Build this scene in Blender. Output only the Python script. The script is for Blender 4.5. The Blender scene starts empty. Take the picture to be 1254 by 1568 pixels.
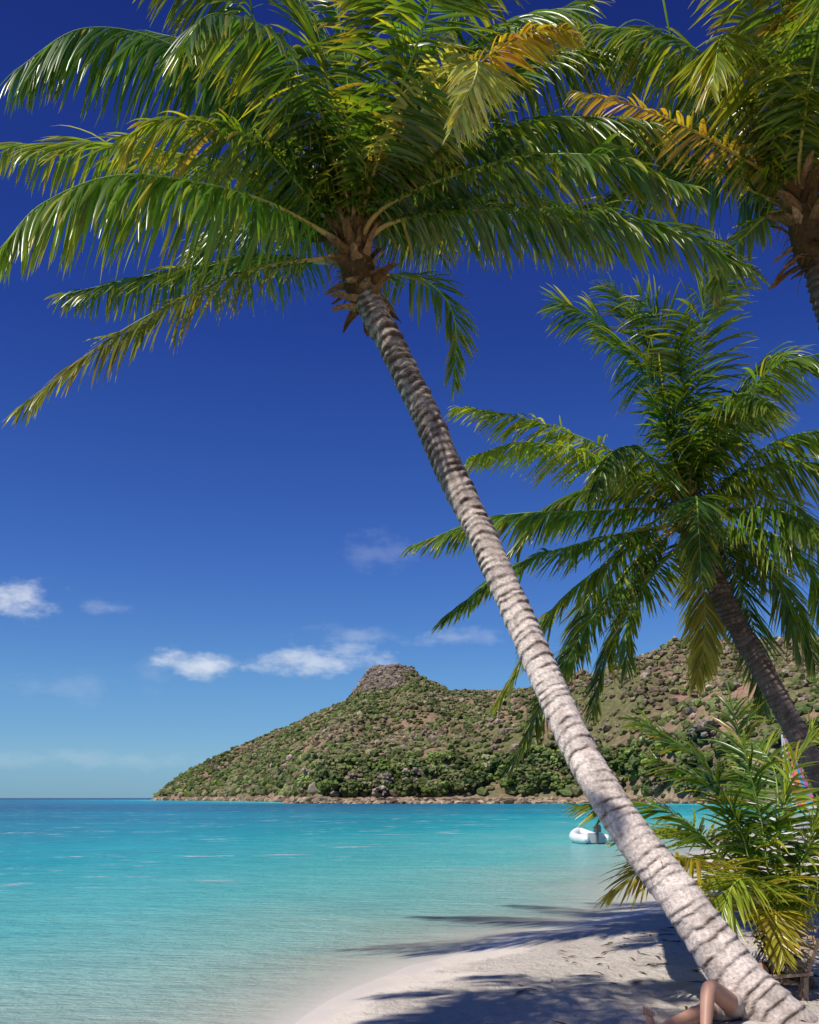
import bpy, bmesh, math, random
import numpy as np
from mathutils import Vector
rng = np.random.default_rng(7)
random.seed(7)
scene = bpy.context.scene
scene.view_settings.view_transform = 'Standard'
scene.view_settings.look = 'None'
scene.view_settings.exposure = 0

# ------------------------------------------------------------------ helpers
def link(o, parent=None):
    scene.collection.objects.link(o)
    if parent: o.parent = parent
    return o

def empty(name):
    e = bpy.data.objects.new(name, None)
    e.empty_display_size = 0.3
    return link(e)

def make_mesh(name, V, F, mat, cols=None, parent=None, smooth=False, attr=None):
    me = bpy.data.meshes.new(name)
    V = np.asarray(V, dtype=float)
    F = F.tolist() if isinstance(F, np.ndarray) else F
    me.from_pydata(V.tolist(), [], F)
    if cols is not None:
        cols = np.asarray(cols, dtype=float)
        if cols.shape[1] == 3:
            cols = np.hstack([cols, np.ones((len(cols), 1))])
        ca = me.color_attributes.new(name="col", type='FLOAT_COLOR', domain='POINT')
        ca.data.foreach_set("color", cols.astype(np.float32).ravel())
    if attr:
        for k, a in attr.items():
            at = me.attributes.new(k, 'FLOAT', 'POINT')
            at.data.foreach_set("value", np.asarray(a, dtype=np.float32))
    if smooth:
        me.polygons.foreach_set("use_smooth", [True]*len(me.polygons))
    me.materials.append(mat)
    me.update()
    return link(bpy.data.objects.new(name, me), parent)

def _h(ix, iy, seed):
    v = np.sin(ix*127.1 + iy*311.7 + seed*74.7)*43758.5453
    return v - np.floor(v)
def vnoise(x, y, seed=0):
    ix, iy = np.floor(x), np.floor(y)
    fx, fy = x-ix, y-iy
    fx = fx*fx*(3-2*fx); fy = fy*fy*(3-2*fy)
    a = _h(ix, iy, seed); b = _h(ix+1, iy, seed)
    c = _h(ix, iy+1, seed); d = _h(ix+1, iy+1, seed)
    return (a*(1-fx)+b*fx)*(1-fy)+(c*(1-fx)+d*fx)*fy
def fbm(x, y, seed=0, o=4):
    s = 0; a = .5; t = 0
    for i in range(o):
        s = s+a*vnoise(x*2**i, y*2**i, seed+i*3.1); t += a; a *= .5
    return s/t

def catmull(P, n):
    P = np.asarray(P, float)
    P = np.vstack([2*P[0]-P[1], P, 2*P[-1]-P[-2]])
    k = len(P)-3
    t = np.linspace(0, k-1e-9, n); i = t.astype(int); f = (t-i)[:, None]
    p0, p1, p2, p3 = P[i], P[i+1], P[i+2], P[i+3]
    C = .5*((2*p1)+(-p0+p2)*f+(2*p0-5*p1+4*p2-p3)*f**2+(-p0+3*p1-3*p2+p3)*f**3)
    d = np.r_[0, np.cumsum(np.linalg.norm(np.diff(C, axis=0), axis=1))]
    s = np.linspace(0, d[-1], n)
    return np.stack([np.interp(s, d, C[:, j]) for j in range(3)], 1), d[-1]

def nrm(a): return a/(np.linalg.norm(a, axis=-1, keepdims=True)+1e-9)

class Buf:
    def __init__(s): s.V = []; s.F = []; s.C = []; s.n = 0
    def add(s, V, F, C):
        V = np.asarray(V, float); C = np.asarray(C, float)
        if C.ndim == 1: C = np.tile(C, (len(V), 1))
        s.V.append(V); s.C.append(C)
        F = np.asarray(F)+s.n
        s.F.extend(F.tolist()); s.n += len(V)
    def make(s, name, mat, parent=None, smooth=False):
        return make_mesh(name, np.vstack(s.V), s.F, mat, np.vstack(s.C), parent, smooth)

def tube(B, C, R, col, m=8, flat=1.0):
    C = np.asarray(C, float); n = len(C); R = np.broadcast_to(np.asarray(R, float), (n,))
    T = nrm(np.gradient(C, axis=0))
    ref = np.array([0, 0, 1.]) if abs(T[:, 2]).mean() < .8 else np.array([1., 0, 0])
    S = nrm(np.cross(T, ref)); U = np.cross(S, T)
    th = np.linspace(0, 2*math.pi, m, endpoint=False)
    V = C[:, None]+R[:, None, None]*(np.cos(th)[None, :, None]*S[:, None]+flat*np.sin(th)[None, :, None]*U[:, None])
    i = np.arange(n-1)[:, None]*m; j = np.arange(m)[None]; j2 = (j+1) % m
    F = np.stack([i+j, i+j2, i+m+j2, i+m+j], -1).reshape(-1, 4)
    col = np.asarray(col, float)
    if col.ndim == 2: col = np.repeat(col, m, axis=0)
    B.add(V.reshape(-1, 3), F, col)
    B.add(V[0], [list(range(m))], col if col.ndim == 1 else col[:m])
    B.add(V[-1], [list(range(m))], col if col.ndim == 1 else col[-m:])

def box(B, c, s, col, rz=0, ry=0, rx=0):
    from mathutils import Euler
    M = np.array(Euler((rx, ry, rz)).to_matrix())
    q = np.array([[x, y, z] for x in (-.5, .5) for y in (-.5, .5) for z in (-.5, .5)])*np.array(s)
    V = q@M.T+np.array(c)
    B.add(V, [[0, 1, 3, 2], [4, 6, 7, 5], [0, 4, 5, 1], [2, 3, 7, 6], [0, 2, 6, 4], [1, 5, 7, 3]], col)

# ------------------------------------------------------------------ materials
class NT:
    def __init__(s, nt): s.t = nt
    def n(s, ty, **k):
        x = s.t.nodes.new(ty)
        for a, b in k.items(): setattr(x, a, b)
        return x
    def l(s, a, b): s.t.links.new(a, b)
    def val(s, sock, v):
        if hasattr(v, 'is_output'): s.l(v, sock)
        else: sock.default_value = v
    def math(s, op, a, b=0, c=0, clamp=False):
        x = s.n('ShaderNodeMath', operation=op); x.use_clamp = clamp
        s.val(x.inputs[0], a); s.val(x.inputs[1], b); s.val(x.inputs[2], c)
        return x.outputs[0]
    def mix(s, f, a, b, blend='MIX'):
        x = s.n('ShaderNodeMix', data_type='RGBA', blend_type=blend)
        s.val(x.inputs[0], f)
        for k, v in ((6, a), (7, b)):
            if isinstance(v, tuple): v = (*v[:3], 1)
            s.val(x.inputs[k], v)
        return x.outputs[2]
    def noise(s, vec, scale, detail=4, rough=.55):
        x = s.n('ShaderNodeTexNoise'); s.l(vec, x.inputs['Vector'])
        x.inputs['Scale'].default_value = scale; x.inputs['Detail'].default_value = detail
        x.inputs['Roughness'].default_value = rough
        return x.outputs[0]
    def ramp(s, f, stops, interp='LINEAR'):
        x = s.n('ShaderNodeValToRGB'); s.l(f, x.inputs[0]); e = x.color_ramp.elements
        x.color_ramp.interpolation = interp
        while len(e) < len(stops): e.new(.5)
        for i, (p, c) in enumerate(stops):
            e[i].position = p
            e[i].color = (c, c, c, 1) if not isinstance(c, tuple) else (*c, 1)
        return x.outputs[0]
    def mapr(s, v, a, b, c=0, d=1, smooth=False):
        x = s.n('ShaderNodeMapRange'); x.clamp = True
        if smooth: x.interpolation_type = 'SMOOTHSTEP'
        s.val(x.inputs[0], v)
        for i, q in enumerate((a, b, c, d)): x.inputs[i+1].default_value = q
        return x.outputs[0]
    def bump(s, h, strength, dist):
        x = s.n('ShaderNodeBump'); x.inputs['Strength'].default_value = strength
        x.inputs['Distance'].default_value = dist; s.l(h, x.inputs['Height'])
        return x.outputs[0]

def newmat(name):
    m = bpy.data.materials.new(name); m.use_nodes = True
    t = NT(m.node_tree); p = m.node_tree.nodes['Principled BSDF']
    out = m.node_tree.nodes['Material Output']
    return m, t, p, out

def attr_mat(name, rough=.7, nscale=20, namt=.35, bump=.0, bdist=.01, spec=.3):
    m, t, p, out = newmat(name)
    a = t.n('ShaderNodeAttribute', attribute_name='col')
    g = t.n('ShaderNodeNewGeometry')
    nz = t.noise(g.outputs['Position'], nscale, 5, .6)
    k = t.mapr(nz, .3, .7, 1-namt, 1+namt)
    vm = t.n('ShaderNodeVectorMath', operation='SCALE')
    t.l(a.outputs['Color'], vm.inputs[0]); t.l(k, vm.inputs['Scale'])
    t.l(vm.outputs[0], p.inputs['Base Color'])
    p.inputs['Roughness'].default_value = rough
    p.inputs['Specular IOR Level'].default_value = spec
    if bump: t.l(t.bump(nz, bump, bdist), p.inputs['Normal'])
    return m

def leaf_mat(name, trans=.38):
    m, t, p, out = newmat(name)
    a = t.n('ShaderNodeAttribute', attribute_name='col')
    t.l(a.outputs['Color'], p.inputs['Base Color'])
    p.inputs['Roughness'].default_value = .29
    p.inputs['Specular IOR Level'].default_value = .55
    tr = t.n('ShaderNodeBsdfTranslucent')
    t.l(t.mix(1.0, a.outputs['Color'], (2.5, 2.25, .6), 'MULTIPLY'), tr.inputs[0])
    mx = t.n('ShaderNodeMixShader'); mx.inputs[0].default_value = trans
    t.l(p.outputs[0], mx.inputs[1]); t.l(tr.outputs[0], mx.inputs[2])
    t.l(mx.outputs[0], out.inputs[0])
    return m

M_leaf = leaf_mat('palm_leaf')
M_bark = attr_mat('palm_bark', .85, 38, .36, .7, .012, .2)
M_husk = attr_mat('palm_husk', .9, 30, .4, .6, .01, .15)
M_bush = attr_mat('bush_foliage', .85, 1.1, .5, 0, .3, .05)
M_rock = attr_mat('rock', .9, .7, .4, .8, .5, .1)
M_paint = attr_mat('painted', .35, 3, .06, 0, 0, .5)
M_wood = attr_mat('weathered_wood', .75, 25, .3, .4, .004, .3)
M_skin = attr_mat('skin', .5, 12, .06, 0, 0, .4)
M_cloth = attr_mat('cloth', .85, 60, .15, .3, .002, .2)
M_stem = attr_mat('frond_stem', .45, 25, .2, 0, 0, .4)

# ------------------------------------------------------------------ camera
cam = bpy.data.cameras.new('camera'); co = link(bpy.data.objects.new('camera', cam))
co.location = (0, 0, 1.8); co.rotation_euler = (math.radians(90), 0, 0)
cam.sensor_fit = 'HORIZONTAL'; cam.sensor_width = 24; cam.lens = 28
cam.shift_y = .349; cam.clip_start = .1; cam.clip_end = 60000
scene.camera = co

# ------------------------------------------------------------------ light
SX, SY = -.55, -.38
sunv = Vector((SX, SY, 1.0)).normalized()
sl = bpy.data.lights.new('sun', 'SUN'); sl.energy = 5.0; sl.angle = math.radians(.5)
sl.color = (1, .95, .87)
so = link(bpy.data.objects.new('sun', sl)); so.location = (-20, -15, 40)
so.rotation_euler = sunv.to_track_quat('Z', 'Y').to_euler()

w = bpy.data.worlds.new('World'); scene.world = w; w.use_nodes = True
w.node_tree.nodes.clear(); t = NT(w.node_tree)
sky = t.n('ShaderNodeTexSky', sky_type='NISHITA'); sky.sun_disc = False
sky.sun_elevation = math.asin(sunv.z); sky.sun_rotation = math.atan2(sunv.x, sunv.y)
sky.air_density = 1.0; sky.dust_density = 0.0; sky.ozone_density = 3.0
tc = t.n('ShaderNodeTexCoord'); sep = t.n('ShaderNodeSeparateXYZ')
nv = t.n('ShaderNodeVectorMath', operation='NORMALIZE'); t.l(tc.outputs['Generated'], nv.inputs[0])
t.l(nv.outputs[0], sep.inputs[0])
X, Y, Z = sep.outputs
el = t.math('MULTIPLY', t.math('ARCSINE', Z), 57.2958)
az = t.math('MULTIPLY', t.math('ARCTAN2', X, Y), 57.2958)
tint = t.ramp(t.mapr(el, -2, 43), [(0, (.25, .52, 1.0)), (.05, (.27, .54, 1.0)), (.10, (.40, .66, 1.0)), (.20, (.40, .66, 1.0)), (.36, (.28, .49, 1.0)), (.62, (.16, .28, .82)), (1, (.11, .155, .58))])
skyc = t.mix(1.0, sky.outputs[0], tint, 'MULTIPLY')
cb = t.n('ShaderNodeCombineXYZ'); t.l(az, cb.inputs[0]); t.l(t.math('MULTIPLY', el, 1.9), cb.inputs[1])
n1 = t.noise(cb.outputs[0], .45, 8, .6)
nn = t.math('MULTIPLY', t.math('SUBTRACT', n1, .5), 4.2)
cl = None
for a0, e0, hw, hh, st in [(-12.4, 7.8, 2.6, .85, .75), (-23.6, 10.9, 3.6, 1.25, .8), (-6.0, 8.1, 4.2, .9, .62), (-3.4, 8.4, 2.4, 1.0, .5),
                           (-17.5, 10.8, 1.8, .5, .20), (-1.6, 14.3, 2.6, 1.2, .11), (3.2, 9.5, 2.6, .6, .25),
                           (-3.0, 9.6, 4.0, .6, .2), (-20, 6.2, 3.4, .8, .10), (-19, 2.2, 9, .6, .12), (-14.9, 7.2, 1.2, 1.2, .10),
                           (33, 12, 4, 1.2, .7), (-38, 13, 4, 1.5, .7)]:
    dx = t.math('DIVIDE', t.math('SUBTRACT', az, a0), hw); dy = t.math('DIVIDE', t.math('SUBTRACT', el, e0), hh)
    d = t.math('SQRT', t.math('ADD', t.math('MULTIPLY', dx, dx), t.math('MULTIPLY', dy, dy)))
    v = t.mapr(t.math('ADD', d, t.math('MULTIPLY', nn, -.75)), 1.15, -.25, 0, st, True)
    cl = v if cl is None else t.math('MAXIMUM', cl, v)
fin = t.mix(cl, skyc, (8.2, 8.6, 9.2))
bg = t.n('ShaderNodeBackground'); t.l(fin, bg.inputs[0]); bg.inputs[1].default_value = .1
wo = t.n('ShaderNodeOutputWorld'); t.l(bg.outputs[0], wo.inputs[0])

# ------------------------------------------------------------------ shoreline
POLY = np.array([(-400, -600), (-20, -30), (-5.2, -4), (-3.2, 0), (-1.9, 4), (-.92, 7.6), (.09, 10.2), (1.43, 12.1), (3.3, 14.6), (5.6, 20), (9.2, 30),
                 (19, 52), (32, 80), (60, 130), (85, 200), (90, 270), (75, 322), (40, 346), (0, 356), (-33, 352), (-60, 420), (-110, 560),
                 (-190, 700), (-185, 800), (-100, 1100), (600, 1500), (4000, 1500), (4000, -600)], float)
def sdist(x, y):
    d = np.full(x.shape, 1e9); ins = np.zeros(x.shape, bool); n = len(POLY)
    for i in range(n):
        a = POLY[i]; b = POLY[(i+1) % n]; e = b-a
        tt = np.clip(((x-a[0])*e[0]+(y-a[1])*e[1])/(e@e), 0, 1)
        d = np.minimum(d, np.hypot(x-a[0]-tt*e[0], y-a[1]-tt*e[1]))
        c = ((a[1] > y) != (b[1] > y))
        with np.errstate(divide='ignore', invalid='ignore'):
            xi = (b[0]-a[0])*(y-a[1])/((b[1]-a[1]) if b[1] != a[1] else 1e-9)+a[0]
        ins ^= c & (x < xi)
    s = np.where(ins, d, -d)
    return s+(vnoise(x*.5, y*.5, 3)-.5)*1.35
def sandz(x, y):
    s = sdist(x, y)
    z = np.where(s > 0, 1.2*(1-np.exp(-s/24)), -3*(1-np.exp(np.minimum(s, 0)/60)))
    k = np.clip(s/2-.4, 0, 1)
    near = np.exp(-np.hypot(x-2, y-8)/60)
    z = z+k*near*((fbm(x*1.4, y*1.4, 5, 4)-.5)*.12+(fbm(x*5, y*5, 9, 3)-.5)*.07)
    return z, s
def gz(x, y): return float(sandz(np.array([x], float), np.array([y], float))[0][0])

def polar(cx, cy, r0, r1, nr, na):
    r = np.r_[0, np.geomspace(r0, r1, nr)]
    a = np.linspace(0, 2*np.pi, na, endpoint=False)
    Rr, A = np.meshgrid(r[1:], a, indexing='ij')
    x = np.r_[cx, (cx+Rr*np.cos(A)).ravel()]; y = np.r_[cy, (cy+Rr*np.sin(A)).ravel()]
    i = np.arange(nr-1)[:, None]*na+1; j = np.arange(na)[None]; j2 = (j+1) % na
    F = np.stack([i+j, i+na+j, i+na+j2, i+j2], -1).reshape(-1, 4).tolist()
    F += [[0, 1+k, 1+(k+1) % na] for k in range(na)]
    return x, y, F

x, y, F = polar(2, 8, .2, 26000, 460, 460)
z, s = sandz(x, y)
m, t, p, out = newmat('sand')
g = t.n('ShaderNodeNewGeometry'); P = g.outputs['Position']
at = t.n('ShaderNodeAttribute', attribute_name='shore')
na_ = t.noise(P, 1.3, 6, .6); nb = t.noise(P, 9, 6, .7); nc = t.noise(P, 160, 3, .7)
base = t.mix(t.mapr(na_, .35, .65), (.85, .765, .665), (.73, .64, .545))
base = t.mix(t.mapr(nb, .58, .74), base, (.48, .39, .31))
grain = t.mapr(nc, .3, .7, .86, 1.12)
vm = t.n('ShaderNodeVectorMath', operation='SCALE'); t.l(base, vm.inputs[0]); t.l(grain, vm.inputs['Scale'])
wet = t.mapr(t.math('ADD', at.outputs['Fac'], t.math('MULTIPLY', t.math('SUBTRACT', na_, .5), 2.2)), .1, 1.1, 1, 0, True)
t.l(t.mix(wet, vm.outputs[0], (.66, .585, .50)), p.inputs['Base Color'])
t.l(t.mapr(wet, 0, 1, .95, .36), p.inputs['Roughness'])
hh = t.math('ADD', t.math('MULTIPLY', nb, 1.0), t.math('MULTIPLY', nc, .12))
bp = t.n('ShaderNodeBump'); bp.inputs['Distance'].default_value = .12
t.l(t.mapr(wet, 0, 1, 1.0, .05), bp.inputs['Strength']); t.l(hh, bp.inputs['Height']); t.l(bp.outputs[0], p.inputs['Normal'])
make_mesh('beach_sand_ground', np.stack([x, y, z], 1), F, m, attr={'shore': s}, smooth=True)

# ------------------------------------------------------------------ sea
x, y, F = polar(-2, 10, .3, 40000, 300, 400)
_, s = sandz(x, y)
keep = s < 6
F = [f for f in F if all(keep[i] for i in f)]
m, t, p, out = newmat('sea_water')
g = t.n('ShaderNodeNewGeometry'); P = g.outputs['Position']
at = t.n('ShaderNodeAttribute', attribute_name='shore')
d = t.math('MAXIMUM', t.math('MULTIPLY', at.outputs['Fac'], -1), .05)
mp = t.n('ShaderNodeMapping'); t.l(P, mp.inputs[0]); mp.inputs['Scale'].default_value = (.35, 1, 1); mp.inputs['Rotation'].default_value = (0, 0, .25)
big = t.noise(mp.outputs[0], .05, 5, .6)
lg = t.math('DIVIDE', t.math('LOGARITHM', t.math('MULTIPLY', d, t.mapr(big, .25, .75, .5, 1.9)), 10), 3.2)
col = t.ramp(lg, [(0, (.66, .82, .72)), (.12, (.48, .80, .72)), (.27, (.17, .68, .66)), (.42, (.010, .48, .54)), (.56, (.001, .28, .40)), (.70, (.001, .11, .235)), (.85, (.001, .035, .12))])
mp2 = t.n('ShaderNodeMapping'); t.l(P, mp2.inputs[0]); mp2.inputs['Scale'].default_value = (.42, 1.2, 1); mp2.inputs['Rotation'].default_value = (0, 0, .25)
w1 = t.noise(mp2.outputs[0], 1.5, 8, .72); w2 = t.noise(mp2.outputs[0], 6, 4, .6); w3 = t.noise(mp2.outputs[0], .07, 7, .7)
wk = t.mapr(d, .5, 25, .2, .85)
col = t.mix(t.math('MULTIPLY', t.mapr(w1, .45, .60), wk), col, t.mix(1.0, col, (.28, .60, .72), 'MULTIPLY'))
col = t.mix(t.math('MULTIPLY', t.mapr(w3, .42, .62), t.math('MULTIPLY', wk, .6)), col, t.mix(1.0, col, (.40, .70, .82), 'MULTIPLY'))
mp3 = t.n('ShaderNodeMapping'); t.l(P, mp3.inputs[0]); mp3.inputs['Scale'].default_value = (.36, 1, 1)
wc = t.noise(mp3.outputs[0], .9, 6, .8); wm = t.noise(P, .13, 3, .6)
cap = t.math('MULTIPLY', t.mapr(wc, .575, .62), t.mapr(wm, .46, .56))
cap = t.math('MULTIPLY', cap, t.mapr(d, 3, 14))
lap = t.math('MULTIPLY', t.mapr(t.math('ADD', d, t.math('MULTIPLY', w1, .8)), .42, .75, 1, 0), .35)
capt = t.math('MAXIMUM', cap, lap)
t.l(t.mix(capt, col, (.8, .84, .84)), p.inputs['Base Color'])
al = t.ramp(t.math('DIVIDE', d, 12), [(0, .12), (.08, .50), (.22, .84), (.5, .97), (1, 1.0)])
t.l(al, p.inputs['Alpha'])
p.inputs['Roughness'].default_value = .2; p.inputs['IOR'].default_value = 1.11; p.inputs['Specular IOR Level'].default_value = .5
hh = t.math('ADD', w1, t.math('MULTIPLY', w2, .22))
t.l(t.bump(hh, 1.0, .4), p.inputs['Normal'])
make_mesh('sea_water', np.stack([x, y, np.zeros_like(x)], 1), F, m, attr={'shore': s}, smooth=True)

# ------------------------------------------------------------------ hills
ax = np.array([-400, -190, -183, -166, -132, -99, -61, -48, -41, -33, -27, -8, 1.4, 8, 16, 30, 54, 83, 111, 178, 600])
azz = np.array([0, 0, 9, 21, 38, 52, 68, 74, 82, 92, 99, 101, 100, 94, 89, 82, 81, 83, 85, 89, 94.])
bx = np.array([-20, -8, -2, 22, 47, 69, 84, 102, 121, 145, 193, 268, 600])
bz = np.array([0, 0, 12, 26, 38, 50, 57, 63, 68, 70, 72, 72, 60.])
sx_ = np.array([-200, -190, -110, -60, -33, 0, 40, 75, 95, 160, 600]); sy_ = np.array([700, 700, 560, 420, 352, 356, 346, 322, 230, 190, 150.])
def hill(x, y):
    y0 = np.interp(x, sx_, sy_)
    def prof(yc, back):
        tf = np.clip((y-y0)/(np.maximum(yc-y0, 15)), 0, 1)
        tb = np.clip(1-(y-yc)/back, 0, 1)
        return np.where(y < yc, .22*np.clip(tf*6, 0, 1)*.6+tf*(1-.132), tb*tb*(3-2*tb))
    A = np.interp(x, ax, azz)*prof(715., 260.)
    pk = np.exp(-((x+18)/22)**2)
    A = A-pk*17*np.clip((714-y)/34, 0, 1)*np.clip((y-y0)/200, 0, 1)
    Bh = np.interp(x, bx, bz)*prof(450., 160.)
    h = np.maximum(A, Bh)
    k = np.clip(h/25, 0, 1)
    h = h+k*((fbm(x/45, y/45, 21, 4)-.5)*22*np.clip((715-y)/120, .10, 1)+(fbm(x/9, y/9, 31, 3)-.5)*3)
    return np.where(h < .25, -1.5, h)
gx = np.linspace(-230, 520, 330); gy = np.linspace(150, 980, 330)
GX, GY = np.meshgrid(gx, gy, indexing='ij'); H = hill(GX, GY)
i = np.arange(len(gx)-1)[:, None]*len(gy); j = np.arange(len(gy)-1)[None]
F = np.stack([i+j, i+len(gy)+j, i+len(gy)+j+1, i+j+1], -1).reshape(-1, 4)
nzc = fbm(GX/30, GY/30, 51, 4)
soil = np.array([.22, .155, .10]); soil2 = np.array([.13, .125, .058]); pink = np.array([.30, .18, .135])
kk = np.clip((nzc-.40)*5, 0, 1)[..., None]
C = soil*kk+soil2*(1-kk)
def bare(x, y): return np.clip((fbm(x/18, y/18, 77, 4)-.67)*12, 0, 1)*((x > 55) & (y < 470))
C = C*(1-bare(GX, GY)[..., None])+pink*bare(GX, GY)[..., None]
shore_k = np.clip(1-H/3.0, 0, 1)[..., None]
C = C*(1-shore_k)+np.array([.38, .29, .20])*shore_k
rk = (np.exp(-((GX+20)/16)**2)*(H > 84)*(GY > 650))[..., None]
C = C*(1-rk)+np.array([.20, .16, .13])*rk
M_hill = attr_mat('hill_ground', .95, .5, .4, .6, .6, .1)
make_mesh('hills_terrain', np.stack([GX, GY, H], -1).reshape(-1, 3), F, M_hill, C.reshape(-1, 3), smooth=True)

def ico(sub):
    bm = bmesh.new(); bmesh.ops.create_icosphere(bm, subdivisions=sub, radius=1)
    V = np.array([v.co[:] for v in bm.verts]); Fc = np.array([[v.index for v in f.verts] for f in bm.faces]); bm.free()
    return V, Fc
def blobs(name, P, S, C, mat, sub=2, jit=.28, cj=.18):
    V0, F0 = ico(sub); n = len(P); m_ = len(V0)
    r = 1+rng.uniform(-jit, jit, (n, m_, 1))
    a = rng.uniform(0, 6.28, n); ca, sa = np.cos(a)[:, None], np.sin(a)[:, None]
    V = V0[None]*r*S[:, None, :]
    V = np.stack([V[..., 0]*ca-V[..., 1]*sa, V[..., 0]*sa+V[..., 1]*ca, V[..., 2]], -1)+P[:, None, :]
    Fc = F0[None]+(np.arange(n)*m_)[:, None, None]
    cc = np.repeat(C, m_, axis=0)*rng.uniform(1-cj, 1+cj, (n*m_, 1))
    return make_mesh(name, V.reshape(-1, 3), Fc.reshape(-1, 3), mat, cc)

N = 64000
px_ = rng.uniform(-200, 380, N); py_ = rng.uniform(200, 735, N); h = hill(px_, py_)
nz = fbm(px_/16, py_/16, 61, 5)
ok = (h > 2.2) & (px_ < .56*py_) & (rng.uniform(0, 1, N) > .65*np.clip((nz-.50)*7, 0, 1)) & (bare(px_, py_) < .3)
ok &= ~((np.exp(-((px_+20)/16)**2) > .45) & (h > 84) & (rng.uniform(0, 1, N) > .18))
px_, py_, h, nz = px_[ok], py_[ok], h[ok], nz[ok]; n = len(h)
sc = rng.uniform(.75, 1.9, n)*rng.uniform(.75, 1.4, n)*np.clip(.8+.35*(30-h)/30, .8, 1.25)
G = np.array([[.105, .125, .046], [.062, .085, .030], [.165, .160, .075], [.195, .145, .098], [.115, .155, .040], [.25, .20, .155]])
isB = (py_ < 500) & (px_ > -10)
pr = np.where(isB[:, None], np.array([.13, .08, .25, .38, .06, .10]), np.array([.27, .19, .21, .17, .09, .07]))
low = (h < 20)[:, None]
pr = np.where(low, np.array([.30, .20, .17, .08, .20, .05]), pr)
nl = fbm(px_/38, py_/38, 66, 3)
pr = pr*np.stack([1.8-1.6*nl, 3.2-5*nl, nl+.4, 4.5*nl-1.2, 2.0-2.4*nl, 2*nl], 1).clip(.05); pr /= pr.sum(1, keepdims=True)
ch = (rng.uniform(0, 1, (n, 1)) > np.cumsum(pr, 1)).sum(1).clip(0, 5)
Cb = G[ch]*rng.uniform(.7, 1.35, (n, 1))*(.66+.68*fbm(px_/14, py_/14, 90, 2))[:, None]
blobs('hillside_trees', np.stack([px_, py_, h+sc*.35], 1), np.stack([sc*1.15, sc*1.15, sc*rng.uniform(.6, 1.1, n)], 1), Cb, M_bush, 1, .30, .25)

def clusters(nT, xr, yfun, rr, k=9):
    P = []; S = []; C = []
    for _ in range(nT):
        x0 = rng.uniform(*xr); y0 = yfun(x0)+rng.uniform(4, 38); R = rng.uniform(*rr)
        z0 = max(float(hill(np.array([x0]), np.array([y0]))[0]), .3)
        c = G[rng.choice([0, 1, 2, 4, 5], p=[.32, .2, .15, .28, .05])]*rng.uniform(.6, 1.45)
        for q in range(k):
            th = rng.uniform(0, 6.28); ph = rng.uniform(0, 1)
            P.append((x0+R*.8*math.cos(th)*math.sqrt(ph), y0+R*.8*math.sin(th)*math.sqrt(ph), z0+R*(.25+.85*rng.uniform())))
            q_ = R*rng.uniform(.13, .33); S.append((q_, q_, q_*.8)); C.append(c*rng.uniform(.65, 1.35))
    return P, S, C
yf = lambda q: float(np.interp(q, sx_, sy_))
P, S, C = clusters(300, (-42, 92), yf, (2.6, 5.0), 22)
P2, S2, C2 = clusters(150, (92, 330), yf, (2.6, 5.0), 14)
blobs('shoreline_trees', np.array(P+P2), np.array(S+S2), np.array(C+C2), M_bush, 2, .36, .3)
R_ = []; S_ = []; C_ = []
for _ in range(1500):
    u = rng.uniform(0, 1)
    xx = rng.uniform(-38, 95) if u < .7 else rng.uniform(-185, -30)
    yy = yf(xx)+rng.uniform(-8, 2.5)
    q = rng.uniform(.35, 1.7)*(1.4 if u >= .7 else 1)
    R_.append((xx, yy, rng.uniform(-.1, .8))); S_.append((q*1.5, q*1.1, q*.85)); C_.append(np.array([.30, .215, .15])*rng.uniform(.2, 1.35))
# low rocky spit in front of the headland
for _ in range(900):
    xx = rng.uniform(-40, 62); w_ = 3.5*(1-abs((xx-8)/60))
    yy = 296+.006*(xx-5)**2+rng.normal(0, 1)*max(w_, .8)
    q = rng.uniform(.25, 1.1)*(1.0 if xx > -22 else .6)
    R_.append((xx, yy, rng.uniform(-.15, .3))); S_.append((q*1.7, q*1.2, q*.85)); C_.append(np.array([.36, .26, .18])*rng.uniform(.15, 1.3))
for _ in range(420):
    xx = rng.normal(-22, 9); yy = rng.uniform(685, 717); hz = float(hill(np.array([xx]), np.array([yy]))[0])
    if hz < 78: continue
    q = rng.uniform(.9, 2.4); R_.append((xx, yy, hz-.4)); S_.append((q*1.6, q, q*.9)); C_.append(np.array([.22, .175, .14])*rng.uniform(.45, 1.35))
blobs('shore_rocks', np.array(R_), np.array(S_), np.array(C_), M_rock, 2, .22, .12)

# ------------------------------------------------------------------ palms
GREEN = np.array([.062, .138, .014]); DEEP = np.array([.034, .090, .014]); YEL = np.array([.42, .39, .035]); ORG = np.array([.42, .26, .05])
LIME = np.array([.18, .27, .03]); BRN = np.array([.16, .085, .03]); PALE = np.array([.36, .38, .14])

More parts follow.
